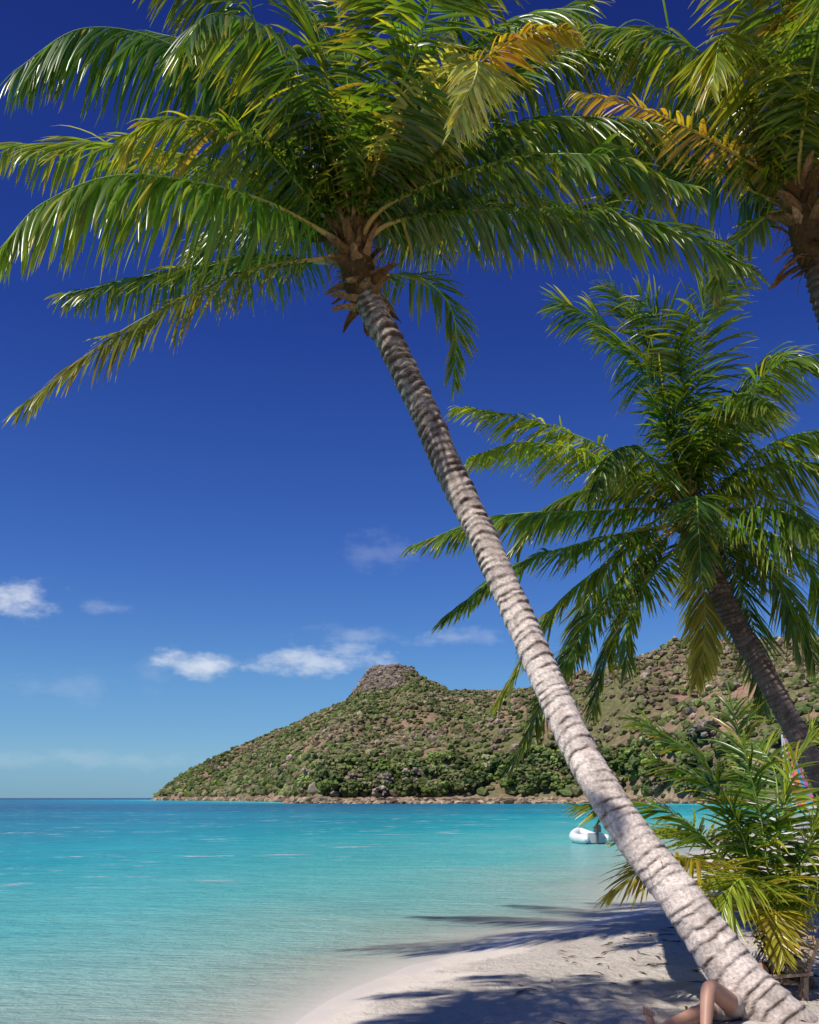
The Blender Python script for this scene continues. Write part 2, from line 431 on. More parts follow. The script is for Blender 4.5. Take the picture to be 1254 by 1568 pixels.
def frond(B, Rb, pts, L=.72, n=112, droop=1.0, col=GREEN, tip=.6, start=.11, w=.039, vee=.12, roll=0., gold=.13, r0=.036, twist=0.):
    C, ln = catmull(pts, 90)
    n = int(n*np.clip(ln/3.6, .45, 1.3))
    T = nrm(np.gradient(C, axis=0))
    hd = C[-1]-C[0]; hd[2] = 0
    if np.linalg.norm(hd) < .2: hd = np.array([1., .3, 0])
    S0 = nrm(np.cross(hd, [0, 0, 1.]))
    S = nrm(S0-(T@S0)[:, None]*T); U = np.cross(S, T)
    uu = np.linspace(0, 1, 90)
    ra = (roll+twist*uu)[:, None]
    S, U = S*np.cos(ra)+U*np.sin(ra), -S*np.sin(ra)+U*np.cos(ra)
    rad = r0*(.10+.62*(1-uu)**1.1+.9*np.exp(-uu*18))
    cc = np.clip(uu*2.2, 0, 1)[:, None]
    rc = (np.array([.42, .25, .06])*(1-cc)+(col*1.5+np.array([.10, .10, .015]))*cc)
    tube(Rb, C, rad, rc, 7, .75)
    for side in (-1, 1):
        u = np.sort(np.clip(np.linspace(start, .995, n)+rng.normal(0, .004, n), start, 1))
        def at(A): return np.stack([np.interp(u, uu, A[:, k]) for k in range(3)], 1)
        p = at(C); Tn, Sn, Un = nrm(at(T)), nrm(at(S)), nrm(at(U))
        v = (u-start)/(1-start)
        ll = L*(.55+.50*np.clip(v/.20, 0, 1))*(1-.58*np.clip((v-.5)/.5, 0, 1)**1.7)*rng.uniform(.82, 1.1, n)
        broken = rng.uniform(0, 1, n) < .06
        ll = np.where(broken, ll*rng.uniform(.35, .7, n), ll)
        a = np.radians(74-42*v+rng.normal(0, 5, n))[:, None]
        sway = np.interp(v, np.linspace(0, 1, 14), rng.normal(0, .22, 14))[:, None]
        hang = .34*droop*rng.uniform(.6, 1.4, (n, 1))
        d = nrm(Sn*side*np.sin(a)+Tn*np.cos(a)+Un*(vee+sway+rng.normal(0, .10, (n, 1)))+np.array([0, 0, -1.])*hang)
        wv = Tn-(Tn*d).sum(1, keepdims=True)*d; wv = nrm(wv)
        nv_ = np.cross(d, wv)
        tw = rng.normal(.2*side, .45, (n, 1)); wv = wv*np.cos(tw)+nv_*np.sin(tw)
        dr = (.35+.65*droop)*(rng.uniform(.4, 1.6, n))[:, None]
        rows = 7; prof = [.4, .9, 1.0, .95, .8, .5, .03]
        ww = w*rng.uniform(.7, 1.2, n)*np.clip(ll/L+.25, .5, 1)
        pos = p.copy(); Vs = []; Cs = []
        base = col*rng.uniform(.62, 1.4, (n, 1))
        gl = (rng.uniform(0, 1, (n, 1)) < gold*.35)
        tipc = np.where(rng.uniform(0, 1, (n, 1)) < .3, ORG, YEL)
        for r in range(rows):
            tt = r/(rows-1)
            wv = nrm(wv-(wv*d).sum(1, keepdims=True)*d); nn_ = np.cross(d, wv)
            hw = (ww*prof[r]*.5)[:, None]
            Vs += [pos-wv*hw+nn_*hw*.4, pos, pos+wv*hw+nn_*hw*.4]
            f = np.clip(tip*tt**3.6*rng.uniform(.1, 1.3, (n, 1))+gold*(.15+.6*v[:, None]**2)*.5+gl*.5, 0, .95)
            c = base*(1-f)+tipc*f
            Cs += [c, c*1.15+.004, c]
            pos = pos+d*(ll/(rows-1))[:, None]
            g_ = .095*dr*(1+1.6*tt)*(1-.8*np.clip(-d[:, 2:3], 0, 1))
            d = nrm(d+np.array([.0, 0, -1.])*g_+rng.normal(0, .03, (n, 3)))
        V = np.stack(Vs, 1)
        Cc = np.stack(Cs, 1)
        ft = []
        for r in range(rows-1):
            b = r*3
            ft += [[b, b+1, b+4, b+3], [b+1, b+2, b+5, b+4]]
        Fc = np.array(ft)[None]+(np.arange(n)*rows*3)[:, None, None]
        B.add(V.reshape(-1, 3), Fc.reshape(-1, 4), Cc.reshape(-1, 3))

def trunk(name, pts, rad, parent, ring=.095, tone=(.50, .44, .385), topbrown=.25):
    C, ln = catmull(pts, int(max(40, sum(np.linalg.norm(np.diff(np.array(pts), axis=0), axis=1))/.0115)))
    n = len(C); m_ = 44; s_ = np.linspace(0, ln, n)
    R = np.interp(s_/ln, np.linspace(0, 1, len(rad)), rad)
    T = nrm(np.gradient(C, axis=0)); S = nrm(np.cross(T, [0, 1., .2])); U = np.cross(S, T)
    th = np.linspace(0, 2*math.pi, m_, endpoint=False)
    bd = [0]
    while bd[-1] < ln+.3: bd.append(bd[-1]+ring*rng.uniform(.55, 1.4)*(1-.2*bd[-1]/ln))
    bd = np.array(bd)
    SS, TH = np.meshgrid(s_, th, indexing='ij')
    ct_, st_ = np.cos(TH), np.sin(TH)
    cyl = lambda f, g_, sd: fbm(ct_*f+9, st_*f+SS*g_+9, sd, 3)
    ph = SS+.022*np.sin(TH+SS*2.1)+.012*np.sin(2*TH+SS*5)+(cyl(2.2, 3, 4)-.5)*.05
    idx = np.clip(np.searchsorted(bd, ph)-1, 0, len(bd)-2)
    fr = (ph-bd[idx])/(bd[idx+1]-bd[idx]); fr = np.clip(fr, 0, 1)
    side = cyl(1.4, 9, 23); side = np.clip((side-.36)*4, 0, 1)
    saw = (1-fr)**1.3
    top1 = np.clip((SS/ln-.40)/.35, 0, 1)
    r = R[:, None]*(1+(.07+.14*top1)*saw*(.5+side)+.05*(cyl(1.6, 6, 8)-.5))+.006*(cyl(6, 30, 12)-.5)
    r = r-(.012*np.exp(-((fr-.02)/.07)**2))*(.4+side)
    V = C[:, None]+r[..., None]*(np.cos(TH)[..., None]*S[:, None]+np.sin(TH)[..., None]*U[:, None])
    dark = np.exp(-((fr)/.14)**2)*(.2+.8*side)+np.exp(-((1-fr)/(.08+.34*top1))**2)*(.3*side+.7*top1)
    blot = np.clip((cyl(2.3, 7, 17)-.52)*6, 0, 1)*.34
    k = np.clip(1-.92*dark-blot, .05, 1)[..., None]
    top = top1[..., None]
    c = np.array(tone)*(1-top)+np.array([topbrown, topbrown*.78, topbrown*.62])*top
    c = c*rng.uniform(.9, 1.1, (n, m_, 1))*(.78+.36*_h(idx.astype(float), idx*0., 5)[..., None])
    c = c*k+np.array([.07, .040, .024])*(1-k)
    i = np.arange(n-1)[:, None]*m_; j = np.arange(m_)[None]; j2 = (j+1) % m_
    F = np.stack([i+j, i+j2, i+m_+j2, i+m_+j], -1).reshape(-1, 4)
    return make_mesh(name, V.reshape(-1, 3), F, M_bark, c.reshape(-1, 3), parent, True), C, T

def crown_husk(parent, cc, axis, sc=1.0, N=42, r=.13):
    B = Buf(); cc = np.array(cc); axis = nrm(np.array(axis, float))
    a1 = nrm(np.cross(axis, [0, 1, .1])); a2 = np.cross(axis, a1)
    for q in range(N):
        th = q*2.39996+rng.normal(0, .15); h0 = -.72+.80*q/N
        o = a1*math.cos(th)+a2*math.sin(th)
        down = q < N*.35
        l = rng.uniform(.22, .40)*sc; wd = rng.uniform(.10, .16)*sc
        st = cc+axis*h0*sc+o*r*sc*(.75+.3*q/N)
        dirn = nrm(axis*(rng.uniform(-.3, .5) if down else rng.uniform(.6, 1.4))+o*rng.uniform(.4, .9))
        sd = nrm(np.cross(dirn, o)+.001)
        pos = st.copy(); rows = 6; V = []; Cc = []
        bc = [BRN*.9, BRN*.5, np.array([.24, .15, .07]), np.array([.20, .11, .05])][rng.integers(4)]*rng.uniform(.7, 1.2)
        for i in range(rows):
            tt = i/(rows-1); hw = wd*.5*(1.15-.75*tt+.1*rng.normal())
            if i == rows-1: hw *= .35
            up = np.cross(sd, dirn)
            for k_, (a_, b_) in enumerate(((-1, -.35), (-.4, .1), (.4, .1), (1, -.35))):
                V.append(pos+sd*hw*a_+up*hw*b_+rng.normal(0, .006, 3)); Cc.append(bc*rng.uniform(.7, 1.25))
            pos = pos+dirn*l/(rows-1); dirn = nrm(dirn+o*.12-np.array([0, 0, .16 if down else .03]))
        F = [[i*4+k, i*4+k+1, i*4+k+5, i*4+k+4] for i in range(rows-1) for k in range(3)]
        B.add(V, F, Cc)
    for q in range(80):
        th = rng.uniform(0, 6.28); o = a1*math.cos(th)+a2*math.sin(th)
        st = cc+axis*rng.uniform(-.65, .2)*sc+o*r*sc; l = rng.uniform(.15, .42)*sc
        e = st+o*l*.6+np.array([0, 0, -1])*l*rng.uniform(0, .8)
        mid = (st+e)/2+axis*.05
        C, _ = catmull([st, mid, e], 6)
        tube(B, C, np.linspace(.006, .002, 6), BRN*rng.uniform(.6, 1.6), 4)
    C, _ = catmull([cc-axis*.70*sc, cc-axis*.2*sc, cc+axis*.15*sc], 14)
    tube(B, C, np.array([.115, .14, .16, .17, .18, .18, .18, .175, .165, .15, .13, .11, .09, .06])*sc, BRN*.55, 14)
    for q in range(9):
        th = q*2.4; o = a1*math.cos(th)+a2*math.sin(th)
        C, _ = catmull([cc+o*.05*sc, cc+axis*.35*sc+o*.12*sc, cc+axis*rng.uniform(.6, .95)*sc+o*rng.uniform(.15, .35)*sc], 12)
        tube(B, C, np.linspace(.04, .012, 12)*sc, [np.array([.34, .24, .08]), np.array([.40, .34, .18]), np.array([.20, .22, .05])][q % 3], 7)
    B.make('crown_husk', M_husk, parent, False)

def palm(name, tpts, trad, cc, fr, kw, tone=(.50, .44, .385), ring=.095, hs=1.0, topbrown=.25, axis=None):
    par = empty(name)
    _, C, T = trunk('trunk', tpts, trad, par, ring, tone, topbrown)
    B = Buf(); Rb = Buf(); cc = np.array(cc)
    for f in fr:
        pts, o = f[0], dict(kw); o.update(f[1])
        p0 = np.array(pts[0], float)
        st = cc+(p0-cc)*.12-np.array([0, 0, .12*hs])
        frond(B, Rb, [st]+list(pts), **o)
    B.make('fronds', M_leaf, par, True)
    Rb.make('frond_stems', M_stem, par, True)
    crown_husk(par, cc, T[-1] if axis is None else axis, hs)
    return par

D = dict
f1 = [
 ([(-.87,10,7.45),(-1.65,9.8,7.2),(-2.78,9.5,6.49),(-3.79,9.2,5.54)], D(L=.54, droop=1.3, col=DEEP*.7+BRN*.3, gold=.2, w=.032, n=95)),
 ([(-.87,9.9,7.65),(-1.6,9.5,7.79),(-2.63,9,7.67),(-3.31,8.7,7.23),(-3.64,8.5,6.69)], D(L=.88, droop=3.6, col=GREEN*1.25, gold=.3, n=120, tip=.6)),
 ([(-.94,10,8.17),(-1.52,9.8,8.78),(-2.32,9.5,9.26),(-3.16,9.3,9.29),(-3.82,9.2,8.79)], D(L=.9, droop=3.6, col=DEEP*1.3, n=125, tip=.3)),
 ([(-.96,10.3,8.0),(-1.76,10.4,8.64),(-3.1,10.6,9.0),(-4.63,10.8,9.2)], D(L=.8, droop=1.6, gold=.6, col=GREEN*1.2, tip=.9)),
 ([(-.73,10,8.17),(-.89,9.5,8.64),(-1.18,8.8,8.79),(-1.66,8.2,8.53),(-1.85,7.8,7.95)], D(L=.78, droop=2.0, col=DEEP*1.2, tip=.7)),
 ([(-.66,10.1,8.25),(-.8,10.2,9.3),(-1.13,10.5,10.43),(-1.7,11,11.5)], D(L=.8, droop=.9, col=GREEN)),
 ([(-.49,10,8.24),(-.25,9.7,8.9),(-.17,9.2,9.3),(-.45,8.6,9.2)], D(L=.8, droop=1.5, col=DEEP*1.2, tip=1.)),
 ([(-.36,10,8.17),(.08,9.4,8.5),(.5,8.8,8.55),(.58,8.2,8.05),(.36,7.75,7.25)], D(L=.62, droop=1.6, col=PALE*.9, gold=.45, tip=.5, roll=.2)),
 ([(-.36,10,8.2),(.48,9.6,8.96),(1.09,9.2,9.15),(1.52,8.8,8.85)], D(L=.5, droop=1.6, col=ORG*.6, gold=.9, tip=.9)),
 ([(-.18,9.9,7.76),(.62,9.8,7.83),(1.66,9.6,7.7),(2.55,9.5,7.47),(3.36,9.4,7.02)], D(L=.66, droop=1.6, col=DEEP*1.1, tip=.5, n=115)),
 ([(-.25,10.1,8.03),(.51,10.3,8.75),(1.62,10.6,9.35),(2.78,10.9,9.34),(3.48,11,8.96)], D(L=.88, droop=2.2, col=DEEP*1.2)),
 ([(-.3,10.3,7.45),(.17,10.6,7.55),(.5,10.8,7.25),(.52,10.9,6.5)], D(L=.48, droop=1.5, col=GREEN, gold=.4, tip=.9, w=.03)),
 ([(-.42,10.1,8.24),(.16,10.3,9.4),(1.03,10.5,10.3),(2.0,10.7,10.7)], D(L=.9, droop=2.2, col=GREEN, tip=.8)),
 ([(-.25,9.8,7.86),(.72,9.3,7.95),(1.64,8.8,7.72),(2.46,8.3,7.1)], D(L=.66, droop=1.6, col=DEEP, gold=.15)),
 ([(-.94,10.2,7.52),(-1.82,10.8,7.9),(-2.89,11.2,7.96),(-4.2,11.5,7.85)], D(L=.6, droop=1.8, col=DEEP*1.1, gold=.3)),
 ([(-.8,10.2,8.17),(-1.43,10.6,9.3),(-2.2,10.9,10.3),(-3.1,11.2,10.8)], D(L=.9, droop=2.4, col=GREEN)),
 ([(-.4,9.8,8.1),(0,9,8.7),(.35,8.2,8.95),(.8,7.4,8.7)], D(L=.7, droop=1.4)),
 ([(-.5,10.3,8.2),(-.3,11,9),(0,12,9.4),(.4,13,9.2)], D(L=.85, droop=2.0, col=DEEP)),
 ([(-.8,10.4,8.0),(-1.4,11.2,8.7),(-2.3,12,9.0),(-3.1,12.7,8.8)], D(L=.8, droop=2.0, col=DEEP)),
 ([(-.2,10.3,8.0),(.6,11,8.7),(1.7,11.7,9.1),(2.6,12.3,8.9)], D(L=.8, droop=2.0, col=DEEP, gold=.2)),
 ([(-.6,10,8.1),(-.62,10,8.9),(-.7,9.9,9.7),(-.9,9.8,10.4)], D(L=.55, droop=.5, col=GREEN*1.2)),
 ([(-.5,10,8.2),(.0,10,9.2),(.5,10,10.0),(1.0,9.9,10.5)], D(L=.85, droop=1.8, col=DEEP*1.2, tip=1.)),
 ([(-.8,10,8.2),(-1.2,9.8,9.1),(-1.7,9.5,9.7),(-2.5,9.3,9.9)], D(L=.85, droop=2.3, col=DEEP*1.2, tip=1.)),
 ([(-.9,10,7.9),(-1.5,9.6,8.35),(-2.2,9.2,8.35),(-2.7,8.9,7.95)], D(L=.7, droop=1.6, col=GREEN, tip=1.2, gold=.6)),
 ([(-.3,10,8.1),(.5,9.9,8.5),(1.4,9.7,8.7),(2.4,9.5,8.5)], D(L=.8, droop=1.9, col=DEEP*1.2)),
 ([(-.3,10.1,8.2),(.3,10.2,9.0),(1.2,10.3,9.7),(2.3,10.4,10.0)], D(L=.85, droop=2.0, col=GREEN)),
 ([(-.7,10,8.2),(-.9,10.2,9.0),(-1.3,10.5,9.8),(-1.9,10.8,10.3)], D(L=.85, droop=1.9, col=DEEP*1.1)),
]
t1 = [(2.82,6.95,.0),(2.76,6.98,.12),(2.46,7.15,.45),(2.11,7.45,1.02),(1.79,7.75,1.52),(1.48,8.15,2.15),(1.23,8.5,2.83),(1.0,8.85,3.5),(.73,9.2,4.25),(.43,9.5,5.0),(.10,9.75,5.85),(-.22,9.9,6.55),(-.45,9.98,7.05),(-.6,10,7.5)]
palm('added_shade_palm', t1, [.205,.178,.160,.148,.141,.137,.134,.130,.128,.127,.126,.125,.124,.122], (-.6,10,7.62), f1, {}, tone=(.68,.575,.50), topbrown=.38, ring=.105, axis=(-.2,0,1))

f2 = [
 ([(3.78,10,8.3),(3.03,9.8,8.58),(2.32,9.6,8.73),(1.64,9.5,8.83)], D(L=.42, droop=1.4, col=ORG*.6, gold=1., tip=1., n=70)),
 ([(3.85,10,8.37),(3.44,10,9.13),(2.82,10,9.74),(1.9,10.2,10.05)], D(L=.85, droop=2.2, gold=.3, col=GREEN)),
 ([(3.9,9.9,8.5),(3.5,9.6,9.05),(2.97,9,9.0),(2.72,8.6,8.2)], D(L=.7, droop=2.2, gold=.4, col=LIME*.7)),
 ([(4.1,10,8.5),(4.2,9.7,9.4),(4.5,9.3,10.1),(5.1,9,10.4)], D(L=.85, droop=1.8)),
 ([(4.3,10,8.3),(5.1,9.8,8.8),(6,9.6,8.8),(6.8,9.5,8.2)], D(L=.8, droop=1.7)),
 ([(3.71,10.1,8.17),(3.36,10.4,8.6),(2.75,10.8,8.85),(2.07,11.1,8.6)], D(L=.7, droop=1.7, col=DEEP*1.1)),
 ([(4,9.8,8.4),(3.9,9.2,8.9),(3.7,8.4,8.9),(3.5,7.6,8.3)], D(L=.7, droop=1.7)),
 ([(3.85,10.1,8.0),(3.7,10.3,7.95),(3.5,10.5,7.75),(3.4,10.7,7.4)], D(L=.35, droop=1.2, col=GREEN)),
 ([(4.0,10.2,8.5),(3.7,10.6,9.5),(3.2,11,10.3),(2.5,11.4,10.8)], D(L=.85, droop=1.8, col=DEEP*1.2)),
 ([(4.2,10.1,8.4),(4.6,10.5,9.3),(5.2,11,10),(6,11.3,10.2)], D(L=.8, droop=1.5)),
 ([(4.0,9.9,8.5),(3.7,9.4,9.4),(3.2,8.9,9.8),(2.4,8.4,9.7)], D(L=.8, droop=1.9, gold=.4, tip=.9)),
 ([(4.3,10,8.1),(4.9,10,8.3),(5.6,10,7.9),(6,10,7.2)], D(L=.7, droop=1.7, gold=.4)),
 ([(3.95,10,8.4),(3.75,9.9,9.0),(3.5,9.7,9.5),(3.3,9.4,9.9)], D(L=.65, droop=1.4, gold=.5, col=LIME*.6, tip=.8)),
 ([(4.15,10,8.5),(4.0,9.8,9.2),(3.9,9.4,9.7),(4.1,8.8,9.7)], D(L=.6, droop=1.8, gold=.8, col=ORG*.5, tip=1.)),
 ([(3.8,10.1,8.3),(3.2,10.3,9.0),(2.5,10.5,9.2),(1.8,10.7,9.0)], D(L=.7, droop=1.7, col=DEEP*1.2)),
 ([(4.2,9.9,8.4),(4.4,9.5,9.0),(4.5,9.0,9.2),(4.5,8.4,8.7)], D(L=.7, droop=1.9, gold=.6)),
]
t2 = [(6.6,9.9,.2),(6.1,9.95,1.6),(5.55,10,3.2),(5.0,10,5.0),(4.45,10,6.7),(4.28,10,7.3),(4.15,10,7.9)]
palm('added_shade_palm', t2, [.20,.17,.15,.14,.13,.12,.115], (4.1,10,8.05), f2, {}, tone=(.30,.25,.20), topbrown=.14, axis=(-.2,0,1))

f3 = [
 ([(3.86,14,6.8),(3.57,14,7.75),(3.04,14.2,8.7),(2.2,14.3,9.25)], D(L=.95, droop=.8, col=GREEN*.9, vee=.05)),
 ([(4.05,14,6.9),(4.18,13.8,7.85),(4.15,13.5,8.65),(4.4,13.3,9.3)], D(L=.95, droop=.7, vee=.05)),
 ([(3.9,14.1,6.9),(3.74,14.3,8.1),(3.5,14.5,9.0),(3.1,14.7,9.7)], D(L=.95, droop=.6, col=DEEP*1.3, vee=.05)),
 ([(4.34,14,6.8),(4.68,13.6,7.4),(5.08,13.2,7.77),(5.6,12.8,7.77)], D(L=.85, droop=1.7, col=GREEN, tip=.2)),
 ([(4.53,14,6.4),(5.08,13.7,6.55),(5.74,13.4,6.49),(6.34,13,6.08)], D(L=.8, droop=1.9, gold=.2)),
 ([(4.53,13.9,6.0),(5.03,13.3,5.82),(5.49,12.8,5.4),(5.88,12.4,4.79)], D(L=.8, droop=1.8)),
 ([(3.67,14,6.4),(2.74,13.7,6.85),(1.58,13.4,7.13),(.66,13.2,7.2)], D(L=.62, droop=1.4, gold=.4, col=LIME*.8, tip=.6)),
 ([(3.57,13.9,6.37),(2.48,13.3,6.6),(1.53,12.9,6.6),(.8,12.6,6.3)], D(L=.7, droop=1.6, gold=.3, col=LIME, tip=.4)),
 ([(3.57,14,6.03),(2.61,14,6.0),(1.28,14.1,5.95),(.03,14.2,5.55)], D(L=.65, droop=1.5, col=GREEN, gold=.15)),
 ([(3.57,14,5.75),(2.54,13.6,5.45),(1.39,13.3,5.0),(.43,13,4.2)], D(L=.65, droop=1.5, col=GREEN)),
 ([(3.67,14.1,5.75),(2.94,14.2,5.3),(2.08,14.3,4.55),(1.3,14.3,3.2)], D(L=.65, droop=1.3, col=GREEN, gold=.4)),
 ([(3.67,13.8,5.6),(3.05,13.4,5.0),(2.26,13.1,3.87),(1.35,12.9,2.2)], D(L=.6, droop=1.3, col=GREEN*.8, gold=.2, w=.036)),
 ([(3.95,14,5.5),(3.39,13.3,4.9),(2.94,12.9,4.2),(2.9,12.7,3.5)], D(L=.65, droop=1.5, gold=.3)),
 ([(4.53,14,5.5),(5.28,14.5,5.45),(6.04,14.9,4.77),(6.42,15.1,3.88)], D(L=.8, droop=1.7, gold=.1)),
 ([(4.3,14.2,5.6),(4.6,14.9,5.6),(4.8,15.6,5.0),(4.9,16,4.0)], D(L=.75, droop=1.8, gold=.5, col=LIME*.7)),
 ([(4.4,13.8,5.7),(5.0,13.3,5.5),(5.4,12.9,4.9),(5.6,12.7,4.1)], D(L=.75, droop=1.8)),
 ([(4.0,13.7,5.9),(3.9,13,5.9),(3.75,12.4,5.3),(3.7,12.1,4.6)], D(L=.65, droop=1.8, col=DEEP*1.2)),
 ([(4.1,13.9,6.6),(4.3,13.5,7.2),(4.5,13,7.3),(4.6,12.3,6.9)], D(L=.7, droop=1.7, col=GREEN)),
 ([(4.2,14.1,6.7),(4.6,14.5,7.4),(5.2,15,7.9),(6,15.4,8.0)], D(L=.8, droop=1.5)),
 ([(4.4,14.1,6.2),(5.2,14.6,6.5),(6.1,15,6.3),(6.9,15.3,5.6)], D(L=.8, droop=1.7)),
 ([(3.8,13.8,6.3),(3.2,13.2,6.6),(2.7,12.7,6.4),(2.4,12.4,5.8)], D(L=.7, droop=2.2, col=DEEP*1.1)),
 ([(3.8,14.3,6.0),(3.4,15,5.8),(2.9,15.7,5.0),(2.6,16.1,3.9)], D(L=.75, droop=1.8, col=DEEP*1.2, gold=.2)),
 ([(4.5,14,5.8),(5.0,14,5.5),(5.5,14,4.8),(5.7,14,3.9)], D(L=.75, droop=1.8, col=DEEP*1.2)),
 ([(4.2,14.2,5.5),(4.5,14.6,5.0),(4.6,14.9,4.3),(4.5,15,3.6)], D(L=.6, droop=1.5, col=YEL*.4, gold=.6)),
 ([(4.0,14,6.8),(3.9,13.9,7.7),(3.7,13.8,8.5),(3.3,13.7,9.0)], D(L=.9, droop=.9, col=GREEN)),
 ([(4.3,14,6.7),(4.7,14,7.5),(5.1,14,8.1),(5.6,14,8.3)], D(L=.9, droop=1.6, col=DEEP*1.3)),
 ([(4.5,14,6.3),(5.2,13.8,6.9),(5.9,13.6,7.0),(6.6,13.4,6.6)], D(L=.85, droop=1.8, col=GREEN)),
 ([(3.7,14.1,6.2),(3.0,14.4,6.5),(2.2,14.7,6.3),(1.5,15,5.6)], D(L=.7, droop=1.8, col=DEEP*1.1)),
 ([(4.5,14.2,5.7),(5.1,14.7,5.0),(5.5,15.1,4.2),(5.7,15.4,3.2)], D(L=.75, droop=1.8, col=DEEP*1.2)),
 ([(3.75,14,5.6),(3.3,13.9,5.0),(2.9,13.8,4.1),(2.6,13.7,3.0)], D(L=.6, droop=1.5, col=DEEP*1.2, gold=.2)),
]
t3 = [(6.9,13.5,.2),(6.2,13.6,1.45),(5.69,13.7,2.47),(5.22,13.8,3.42),(4.78,13.9,4.29),(4.35,14,5.25),(4.15,14,5.9)]
palm('added_shade_palm', t3, [.20,.165,.15,.145,.14,.135,.13], (4.1,14,6.0), f3, {}, tone=(.22,.17,.14), topbrown=.13, axis=(-.15,0,1))

f4 = [
 ([(3.02,8.3,.96),(2.89,8.4,1.58),(2.57,8.5,2.15),(2.05,8.6,2.5)], D(col=GREEN)),
 ([(3.13,8.3,1.02),(3.05,8.3,1.64),(2.91,8.3,2.2),(2.76,8.2,2.6)], D(col=DEEP*1.5)),
 ([(2.96,8.3,.8),(2.62,8.1,1.2),(2.12,7.9,1.3),(1.67,7.8,1.05)], D(col=YEL*.5, gold=.6)),
 ([(2.94,8.4,.95),(2.6,8.6,1.5),(2.15,8.8,1.75),(1.6,9,1.72)], D(col=GREEN)),
 ([(3.3,8.3,.79),(3.38,8.2,1.25),(3.47,8.1,1.65),(3.68,8,1.9)], D(col=LIME, gold=.5)),
 ([(3.1,8.2,.8),(2.9,8.0,1.1),(2.65,7.8,1.1),(2.5,7.7,.8)], D(col=LIME*.9, gold=.5)),
 ([(3.35,8.3,.75),(3.7,8.3,1.2),(4.1,8.4,1.3),(4.5,8.5,1.1)], D()),
 ([(3.25,8.4,.9),(3.4,8.8,1.6),(3.5,9.2,2.1),(3.45,9.7,2.4)], D(col=GREEN)),
 ([(3.1,8.4,.85),(2.9,8.8,1.3),(2.6,9.3,1.5),(2.2,9.8,1.4)], D(col=LIME*.7)),
 ([(3.15,8.2,.7),(3.05,7.95,.85),(3.0,7.8,.75),(3.0,7.65,.5)], D(col=YEL*.5, gold=.9, L=.3)),
 ([(3.3,8.2,.8),(3.5,8.0,1.1),(3.75,7.8,1.1),(3.9,7.7,.8)], D(col=LIME*.7, gold=.4)),
 ([(3.2,8.3,1.0),(3.22,8.3,1.5),(3.3,8.25,2.0),(3.45,8.2,2.35)], D(col=LIME*.9, gold=.3)),
 ([(3.1,8.35,1.0),(2.95,8.5,1.5),(2.7,8.7,1.95),(2.3,8.9,2.15)], D(col=GREEN)),
 ([(3.25,8.3,.9),(3.5,8.35,1.4),(3.8,8.4,1.7),(4.2,8.5,1.8)], D(col=GREEN)),
]
zb = gz(3.4, 8.3)
t4 = [(3.45,8.3,zb-.1),(3.38,8.3,zb+.05),(3.28,8.3,.42),(3.2,8.3,.6)]
palm('young_coconut_palm', t4, [.12,.10,.085,.07], (3.2,8.3,.6), f4, D(L=.56, n=115, droop=.6, w=.028, r0=.024, start=.16, gold=.2), tone=(.30,.20,.12), ring=.05, hs=.6, axis=(-.2,0,1))

# unseen palm added left of the viewpoint so its fronds shade the foreground sand
c5 = np.array([-4.45, 4.35, 8.9]); f5 = []
for k, (ang, ln_, up) in enumerate([(-25, 2.0, .7), (2, 1.8, .8), (22, 1.9, .9), (50, 1.6, 1.0), (-50, 2.2, .8), (-80, 2.2, .9), (-115, 2.0, .8), (95, 1.4, 1.2), (150, 1.2, 1.1), (210, 1.3, 1.0), (250, 1.7, .9), (12, 1.9, 1.2), (-65, 2.0, 1.3)]):
    a = math.radians(ang); o = np.array([math.cos(a), math.sin(a), 0])
    f5.append(([tuple(c5+o*.25+np.array([0, 0, .35])), tuple(c5+o*ln_*.4+np.array([0, 0, up])), tuple(c5+o*ln_*.75+np.array([0, 0, up*.95])), tuple(c5+o*ln_+np.array([0, 0, up*.5]))], D(L=.55, droop=1.5, n=85)))
t5 = [(-3.6,-2.4,gz(-3.6,-2.4)-.1),(-3.62,-2.1,.9),(-3.7,-1,3.0),(-3.95,1.0,5.6),(-4.25,3.0,7.6),(-4.45,4.25,8.75)]
palm('added_shade_palm', t5, [.22,.17,.15,.14,.13,.12], c5, f5, {}, tone=(.55,.48,.42), topbrown=.3, axis=(0,.5,.8))

# ------------------------------------------------------------------ dinghy on the water
B = Buf(); dg = empty('inflatable_dinghy')
WH = np.array([.78, .78, .76])
C, _ = catmull([(-.52,-1.3,.28),(-.55,-.6,.27),(-.54,.3,.28),(-.42,.95,.36),(0,1.35,.50),(.42,.95,.36),(.54,.3,.28),(.55,-.6,.27),(.52,-1.3,.28)], 60)
rr = np.full(60, .21); rr[:3] = [.05, .13, .18]; rr[-3:] = [.18, .13, .05]
tube(B, C, rr, WH, 16)
B.make('side_tubes', M_paint, dg, True)
B = Buf()
box(B, (0, -.1, .12), (.86, 2.0, .06), (.35, .36, .38)); box(B, (0, -1.08, .33), (.84, .06, .42), (.6, .6, .6)); box(B, (0, .05, .40), (.92, .24, .04), (.62, .6, .55))
B.make('floor_transom_seat', M_paint, dg)
B = Buf()
box(B, (0, -1.28, .70), (.24, .34, .26), (.06, .065, .07)); box(B, (0, -1.28, .86), (.18, .26, .08), (.08, .08, .09)); box(B, (0, -1.26, .25), (.09, .13, .75), (.10, .10, .11))
tube(B, [(0, -1.12, .68), (0, -.85, .72), (0, -.62, .76)], .02, (.05, .05, .05), 8)
B.make('outboard_motor', M_paint, dg)
dg.location = (7.1, 38, -.06); dg.rotation_euler = (0, 0, math.radians(10)); dg.scale = (.80, .80, .92)

